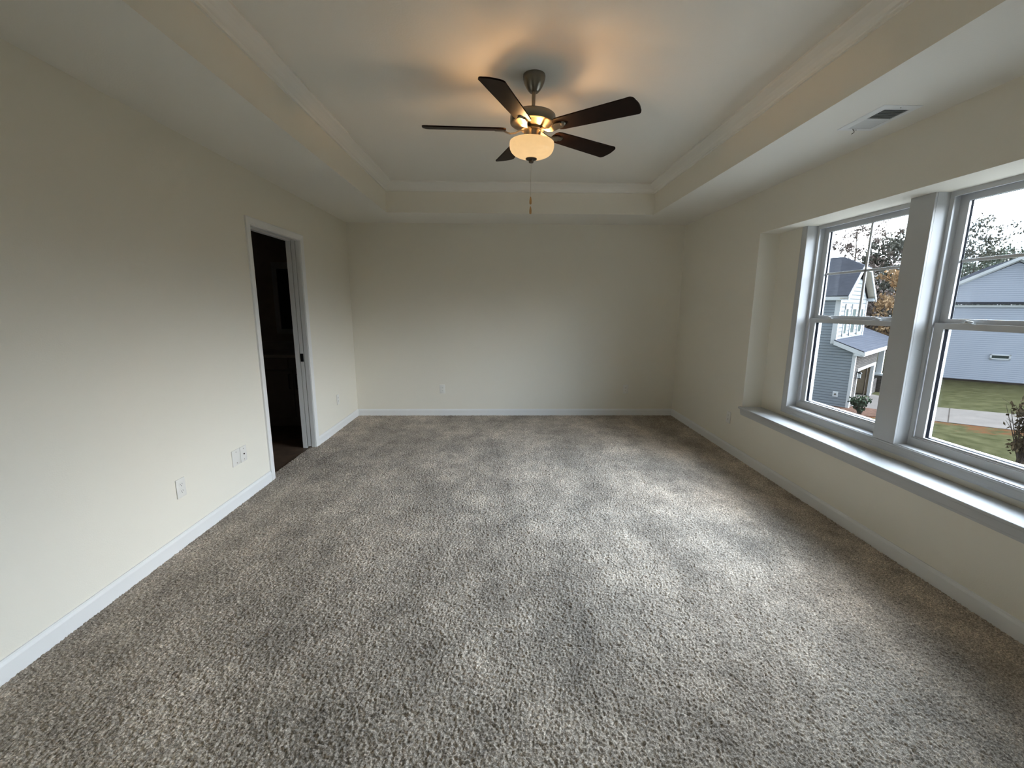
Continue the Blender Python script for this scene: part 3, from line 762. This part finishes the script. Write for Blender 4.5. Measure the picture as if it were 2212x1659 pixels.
# upper windows
for (a, c) in ((.95 * k, 1.62 * k), (2.25 * k, 3.2 * k), (3.85 * k, 4.75 * k)):
    zb, zt2 = 3.28 * k, 4.82 * k
    b = B(); frame = .13
    b.box(a, a + frame, SW - .05, SW + .02, zb, zt2); b.box(c - frame, c, SW - .05, SW + .02, zb, zt2)
    b.box(a, c, SW - .06, SW + .02, zt2 - .30, zt2); b.box(a, c, SW - .06, SW + .02, zb, zb + .14); b.box(a, c, SW - .04, SW + .02, (zb + zt2) / 2 - .05, (zb + zt2) / 2 + .05)
    fw = b.build('upper_window', M['ext_trim'], HA)
    B().box(a + frame, c - frame, SW - .02, SW - .005, zb + .1, zt2 - .2).build('pane', M['dark_pane'], fw)
# garage front: stone with an opening
g0, g1, gz = .88 * k, 4.9 * k, 1.76 * k; GE = 5.13 * k
b = B(); b.box(.13, g0, 0, .18, 0, sl(0) - .12); b.box(g1, GE, 0, .18, 0, sl(0) - .12); b.box(g0, g1, 0, .18, gz, sl(0) - .12)
b.box(GE - .18, GE, .18, 2.2, 0, sl(0) - .12)
b.build('stone_front', M['stone'], HA)
b = B(); b.box(g0, g0 + .10, -.02, .16, 0, gz); b.box(g1 - .42, g1, -.02, .16, 0, gz); b.box(g0 - .02, g1 + .02, -.03, .16, gz - .10, gz + .05)
b.build('garage_door_trim', M['ext_trim'], HA)
b = B(); b.box(.12, GE - .18, 6.0, 6.1, 0, 3.0); b.box(.121, .2, .18, 6, 0, 3.0); b.box(GE - .28, GE - .181, .18, 6, 0, 3.0); b.box(.12, GE - .18, .18, 6, 2.75, 2.85)
b.build('garage_interior', M['garage_in'], HA)
B().box(.2, GE - .28, .18, 6.0, .0, .03).build('garage_slab', M['concrete'], HA)
b = B().tube([(g1 - .55, .3, 0), (g1 - .55, .3, 2.2), (g1 - .55, .7, 2.5), (g1 - .55, 4, 2.55)], .04, 6); b.build('door_track', M['darkmetal'], HA)
# garage shed roof with white fascia and rake, running on over the porch
UE = 9.6 * k; wf, wt_ = -.33, 3.4
def rz(w): return sl(w) + .20
b = B()
P0, P1 = (-.28, wf * k, rz(wf)), (-.28, SW, rz(.836))
b.prism([P0, P1, (U2 + .02, SW, rz(.836)), (U2 + .02, wt_ * k, rz(wt_)), (UE, wt_ * k, rz(wt_)), (UE, wf * k, rz(wf))], (0, 0, .05))
b.prism([(U2 + .02, wt_ * k, rz(wt_)), (UE, wt_ * k, rz(wt_)), (UE, wt_ * k * 2, rz(wt_) - 1.2), (U2 + .02, wt_ * k * 2, rz(wt_) - 1.2)], (0, 0, .05))
b.build('garage_roof', M['shingle'], HA)
b = B()
b.prism([P0, P1, (P1[0], P1[1], P1[2] - .24), (P0[0], P0[1], P0[2] - .24)], (.04, 0, 0))
b.prism([(-.28, wf * k, rz(wf)), (UE, wf * k, rz(wf)), (UE, wf * k, rz(wf) - .20), (-.28, wf * k, rz(wf) - .20)], (0, -.05, 0))
b.prism([(-.28, wf * k, rz(wf) - .20), (-.28, .02, sl(0) - .02), (-.28, .02, sl(0) - .16), (-.28, wf * k, rz(wf) - .24)], (.3, 0, 0))
b.build('garage_fascia', M['ext_trim'], HA)
B().box(-.24, UE, wf * k, .02, sl(0) - .15, sl(0) - .10).build('garage_soffit', M['ext_trim'], HA)
# porch
b = B(); b.box(GE, UE, 2.0, 2.15, 0, sl(0)); b.build('porch_wall', M['siding_a'], HA)
B().box(GE + .9, GE + 2.2, 1.95, 2.0, .1, 2.6).build('front_door', M['black_door'], HA)
b = B(); px = 6.5 * k; b.prism([(px - .17, -.1, 1.25), (px + .17, -.1, 1.25), (px + .12, -.1, sl(0) - .15), (px - .12, -.1, sl(0) - .15)], (0, .3, 0)); b.box(px - .26, px + .26, -.2, .3, 1.15, 1.27)
b.build('porch_column', M['ext_trim'], HA)
b = B().box(px - .25, px + .25, -.19, .29, 0, 1.15); b.box(GE, px - .25, .05, .2, 0, 1.0); b.build('porch_stone_base', M['stone'], HA)
B().box(GE, UE, .2, 2.0, 0, .12).build('porch_slab', M['concrete'], HA)
# lantern and hose plate
b = B().box(g0 - .20, g0 - .08, -.02, .02, 2.02, 2.10); b.prism([(g0 - .25, -.24, 1.98), (g0 - .03, -.24, 1.98), (g0 - .09, -.18, 2.08), (g0 - .19, -.18, 2.08)], (0, .16, 0)); b.box(g0 - .22, g0 - .06, -.22, -.06, 1.68, 1.72)
b.box(g0 - .145, g0 - .135, -.14, .0, 2.05, 2.07)
for lx in (g0 - .215, g0 - .075):
    for ly in (-.215, -.075): b.box(lx, lx + .01, ly, ly + .01, 1.71, 1.99)
ln = b.build('wall_lantern', M['black'], HA); B().box(g0 - .20, g0 - .08, -.20, -.08, 1.72, 1.98).build('lantern_glass', M['ext_trim'], ln)
hp = B().bbox(-.03, 0, .544 * k - .13, .544 * k + .13, .614 * k - .16, .614 * k + .16, .01).build('hose_bib_plate', M['ext_trim'], HA)
B().tube([(-.03, .544 * k, .614 * k), (-.09, .544 * k, .614 * k)], .05, 8).build('hose_bib', M['darkmetal'], hp)
B().box(.02, U2 - .02, SW + .05, 10.9, 0, .15).build('foundation', M['foundation'], HA)

# mulch bed and bush
b = B(); pts = []
for u, w in ((-1.5, 9), (-1.7, 5), (-1.5, 2), (-1.9, .2), (-1.6, -1.0), (-.7, -1.9), (.4, -2.1), (.9, -1.2), (.8, -.05), (0, -.02), (0, 9)):
    p = C0 + uu * u + ww * w; pts.append(g(p, .005))
struct(B().prism(pts, (0, 0, .05)).build('mulch_bed', M['mulch']), 'brown mulch bed along the grey house wall', 'flower bed')

# blue gable house
HB = empty('blue_house', (35.92, 33.71, ZG), R(-40)); tag(HB, 'pale blue house with a wide white-edged gable, seen through the right window', 'house')
ap, zp, slp = 2.386 * k, 7.594 * k - .1, .556; zb0, zb1 = 4.725 * k, 5.03 * k
hwid = (zp - zb1) / slp
b = B().box(ap - hwid + .35, ap + hwid - .35, 0, 12, .15, zb0); b.build('lower_wall', M['siding_b'], HB)
b = B().prism([(ap - hwid + .35, -.06, zb1), (ap + hwid - .35, -.06, zb1), (ap, -.06, zb1 + (hwid - .35) * slp)], (0, 12, 0)); b.build('gable_wall', M['siding_b'], HB)
b = B().box(ap - hwid + .3, ap + hwid - .3, -.20, 0, zb1 - .20, zb1); b.build('skirt_roof', M['shingle'], HB)
b = B().box(ap - hwid + .3, ap + hwid - .3, -.10, .02, zb0 - .02, zb0 + .14); b.build('frieze_board', M['ext_trim'], HB)
b = B()
for s in (1, -1):
    e0 = (ap - s * (hwid + .2), -.33, zb1 - .1); e1 = (ap, -.33, zp + .16)
    b.prism([e0, e1, (e1[0], 12.3, e1[2]), (e0[0], 12.3, e0[2])], (0, 0, .05))
b.build('roof', M['shingle'], HB)
b = B()
for s in (1, -1):
    e0 = (ap - s * (hwid + .2), -.33, zb1 - .03); e1 = (ap, -.33, zp + .23)
    b.prism([e0, e1, (e1[0], e1[1], e1[2] - .24), (e0[0], e0[1], e0[2] - .24)], (0, -.04, 0))
    b.prism([(e0[0], -.35, e0[2] - .10), (e1[0], -.35, e1[2] - .10), (e1[0], -.06, e1[2] - .10), (e0[0], -.06, e0[2] - .10)], (0, 0, .04))
    b.prism([(e0[0], -.09, e0[2] - .06), (e1[0], -.09, e1[2] - .06), (e1[0], -.09, e1[2] - .36), (e0[0], -.09, e0[2] - .36)], (0, .03, 0))
b.build('rake_board', M['ext_trim'], HB)
wa, wc, wz0, wz1 = 1.98 * k, 2.86 * k, 1.50 * k, 1.83 * k
b = B(); fw = .10
b.box(wa, wc, -.05, .01, wz0, wz0 + fw); b.box(wa, wc, -.05, .01, wz1 - fw, wz1); b.box(wa, wa + fw, -.05, .01, wz0, wz1); b.box(wc - fw, wc, -.05, .01, wz0, wz1)
ws = b.build('window', M['ext_trim'], HB); B().box(wa + fw, wc - fw, -.02, -.004, wz0 + fw, wz1 - fw).build('pane', M['dark_pane'], ws)
for x in (ap - hwid + .35, ap + hwid - .35): B().box(x - .1, x + .1, -.04, .16, .15, zb0).build('corner_board', M['ext_trim'], HB)
B().box(ap - hwid + .37, ap + hwid - .37, .02, 11.9, -.05, .15).build('foundation', M['foundation'], HB)

# ------------------------------------------------------------------ plants
def leaves(bb, pts, size, rng):
    for p in pts:
        s = size * rng.uniform(.6, 1.35); q = Euler((rng.uniform(0, 6.28), rng.uniform(0, 6.28), rng.uniform(0, 6.28))).to_matrix()
        vs = [bb.bm.verts.new(Vector(p) + q @ Vector(c)) for c in ((-s, 0, 0), (0, -s * .55, .1 * s), (s, 0, 0), (0, s * .55, .1 * s))]
        bb.bm.faces.new(vs)
def tree(name, az, D, h, cw, cz0, nleaf, lm, label, seed, lsize=.2, blobs=9, trunk=.2, twigs=26, group=None, lean=0.0, thin=1.0):
    rng = random.Random(seed)
    az2, D2 = PLACE.get(name, (az, D)) if not name.startswith('hedge') else (az, D * 1.4)
    q = D2 / D; h = 5.735 + (h - 5.735) * q; cw *= q; cz0 = max(1.0, 5.735 + (cz0 - 5.735) * q); lsize *= q; trunk *= q; az, D = az2, D2
    x, y = D * math.sin(R(az)), D * math.cos(R(az))
    o = empty(name, (x, y, ZG)); tag(o, label, 'tree', group)
    b = B(); top = []
    pts = []; n = 7
    for i in range(n):
        t = i / (n - 1); pts.append((rng.uniform(-.12, .12) * t * 2 + lean * t * h, rng.uniform(-.12, .12) * t * 2, -.05 + h * .95 * t))
    b.tube(pts, [trunk * (1 - .93 * i / (n - 1)) for i in range(n)], 7)
    tips = []
    for i in range(twigs):
        t = rng.uniform(max(.2, cz0 / h - .1), .97); j = min(n - 2, int(t * (n - 1))); f = t * (n - 1) - j
        p0 = Vector(pts[j]).lerp(Vector(pts[j + 1]), f); a = rng.uniform(0, 2 * PI)
        env = math.sin(PI * min(1, max(.12, (t - cz0 / h * .6) / (1 - cz0 / h * .6)))) ** .7
        L = cw * .5 * (.35 + .75 * env) * rng.uniform(.7, 1.1)
        d = Vector((math.cos(a), math.sin(a), rng.uniform(.25, .9))).normalized()
        q = [p0, p0 + d * L * .5 + Vector((0, 0, rng.uniform(-.1, .2))), p0 + d * L + Vector((0, 0, rng.uniform(-.2, .5)))]
        r0 = trunk * (1 - .9 * t) * .55
        b.tube(q, [r0, r0 * .55, .012], 5)
        tips += [q[1].lerp(q[2], s) for s in (0, .35, .7, 1.0)]
    b.build('trunk', M['bark'], o)
    lp = []
    lsize *= .72
    cl = [rng.choice(tips) + Vector([rng.gauss(0, cw * .055) for _ in range(3)]) for i in range(int(nleaf * 2.0 / 9))]
    for c in cl:
        for j in range(9):
            lp.append(c + Vector([rng.gauss(0, .022 * cw + .05) for _ in range(3)]))
    lb = B(); leaves(lb, lp, lsize, rng); lb.build('foliage', lm, o)
    return o
# az, distance, height, crown width, crown base
PLACE = dict(sparse_tree=(39.1, 56), leafy_tree=(42.7, 70), orange_tree=(42.9, 47), bare_tree=(41.05, 71), russet_tree=(40.3, 86), low_tree=(41.0, 49),
             dense_tree=(44.2, 114), small_brown_tree=(37.9, 63), wide_tree=(46.75, 86), green_tree=(47.7, 68), far_green_tree=(49.1, 102))
TG = 'trees behind the houses'
tree('sparse_tree', 39.1, 46, 12.7, 6.0, 6.5, 800, M['leaf_brown'], 'tall thin brown-leaved tree rising above the grey house roof', 11, .17, twigs=40, group=TG)
tree('leafy_tree', 42.9, 50, 11.9, 5.6, 5.5, 2600, M['leaf_olive'], 'tall dusky green tree beside the right edge of the left window', 12, .20, twigs=46, group=TG)
tree('orange_tree', 42.9, 41, 8.5, 3.1, 4.0, 1200, M['leaf_orange'], 'orange-leaved autumn tree in the left window', 13, .17, twigs=36, group=TG)
tree('bare_tree', 41.35, 47, 9.8, 4.2, 4.0, 1100, M['leaf_olive'], 'slim grey-green tree between the gable and the orange tree', 14, .18, twigs=36, group=TG)
tree('russet_tree', 40.4, 54, 10.4, 4.6, 4.5, 1400, M['leaf_russet'], 'russet tree just right of the grey house ridge', 15, .19, twigs=34, group=TG)
tree('low_tree', 41.4, 43, 6.8, 4.6, 1.5, 1500, M['leaf_brown'], 'low brown thicket tree beside the clipped gable', 16, .17, twigs=34, group=TG)
tree('dense_tree', 43.9, 52, 10.5, 5.0, 3.5, 1700, M['leaf_green'], 'dark green tree mostly behind the window post', 17, .20, twigs=34, group=TG)
tree('small_brown_tree', 38.3, 52, 9.6, 4.2, 4.5, 500, M['leaf_brown'], 'thin brown tree low behind the left end of the grey roof', 18, .17, twigs=30, group=TG)
tree('wide_tree', 46.9, 58, 12.9, 6.6, 6.5, 2000, M['leaf_olive'], 'wide dusky tree above the left slope of the blue gable', 19, .20, twigs=46, group=TG)
tree('green_tree', 47.6, 54, 10.2, 5.0, 4.5, 1800, M['leaf_green'], 'green tree just above the left rake of the blue gable', 20, .18, twigs=36, group=TG)
tree('far_green_tree', 49.0, 62, 11.0, 5.5, 5.5, 1400, M['leaf_green'], 'green treetop peeping over the middle of the left gable slope', 21, .19, twigs=34, group=TG)
for i, (az, D, h) in enumerate(((33.4, 50, 10), (30.0, 55, 11))):
    tree('hedgerow_tree', az, D, h, 5.5, 3.5, 1100, M['leaf_russet'] if i % 2 else M['leaf_olive'],
         ['mixed olive tree hidden left of the grey roof', 'russet tree furthest left behind the grey house'][i], 40 + i, .2, twigs=34, group=TG)

def bush(name, loc, h, wd, nstem, nleaf, lm, lsize, label, cat, seed, bare=0, side=None):
    rng = random.Random(seed); o = empty(name, loc); tag(o, label, cat)
    b = B(); tips = []
    for i in range(nstem):
        a = rng.uniform(0, 2 * PI); L = h * rng.uniform(.75, 1.0); sp = wd * .5 * rng.uniform(.2, 1.0)
        d = Vector((math.cos(a), math.sin(a), 0)) * sp
        if side: d = d * .45 + Vector(side) * wd * (rng.uniform(.02, .26) if i < bare else -rng.uniform(.0, .34))
        if side and i < bare: L *= .95
        q = [Vector((rng.uniform(-.08, .08), rng.uniform(-.08, .08), -.03)), d * .5 + Vector((0, 0, L * .5)), d + Vector((0, 0, L))]
        b.tube(q, [.022, .015, .007], 6)
        if i >= bare:
            for t in (.35, .5, .62, .75, .88, 1): tips.append(q[0].lerp(q[1], t * 2) if t < .5 else q[1].lerp(q[2], t * 2 - 1))
        else:
            for t in (.28, .36): tips.append(q[0].lerp(q[1], t * 2))
        for j in range(3 if i >= bare else 1):
            p = q[1].lerp(q[2], rng.uniform(0, .8)); e = p + Vector((rng.uniform(-.2, .2) * wd, rng.uniform(-.2, .2) * wd, rng.uniform(.05, .3) * h))
            e.z = min(e.z, h); b.tube([p, e], [.009, .005], 5)
            if i >= bare: tips += [e, p.lerp(e, .6)]
    b.build('stems', M['bark'], o)
    lb = B(); leaves(lb, [rng.choice(tips) + Vector((rng.gauss(0, wd * .06), rng.gauss(0, wd * .06), rng.gauss(0, h * .045))) for i in range(nleaf)], lsize, rng)
    lb.build('foliage', lm, o); return o
bush('small_bush', (19.45, 22.13, ZG), .95, 1.1, 22, 420, M['leaf_bush'], .075, 'small dark green bush in the mulch by the grey house corner', 'bush', 5)
bush('tall_shrub', (19.45, 14.85, ZG), 2.35, 2.3, 30, 1900, M['leaf_shrub'], .08, 'tall bronze-leaved shrub with bare stems at the right photo edge', 'shrub', 6, bare=8, side=(-.616, .788, 0))
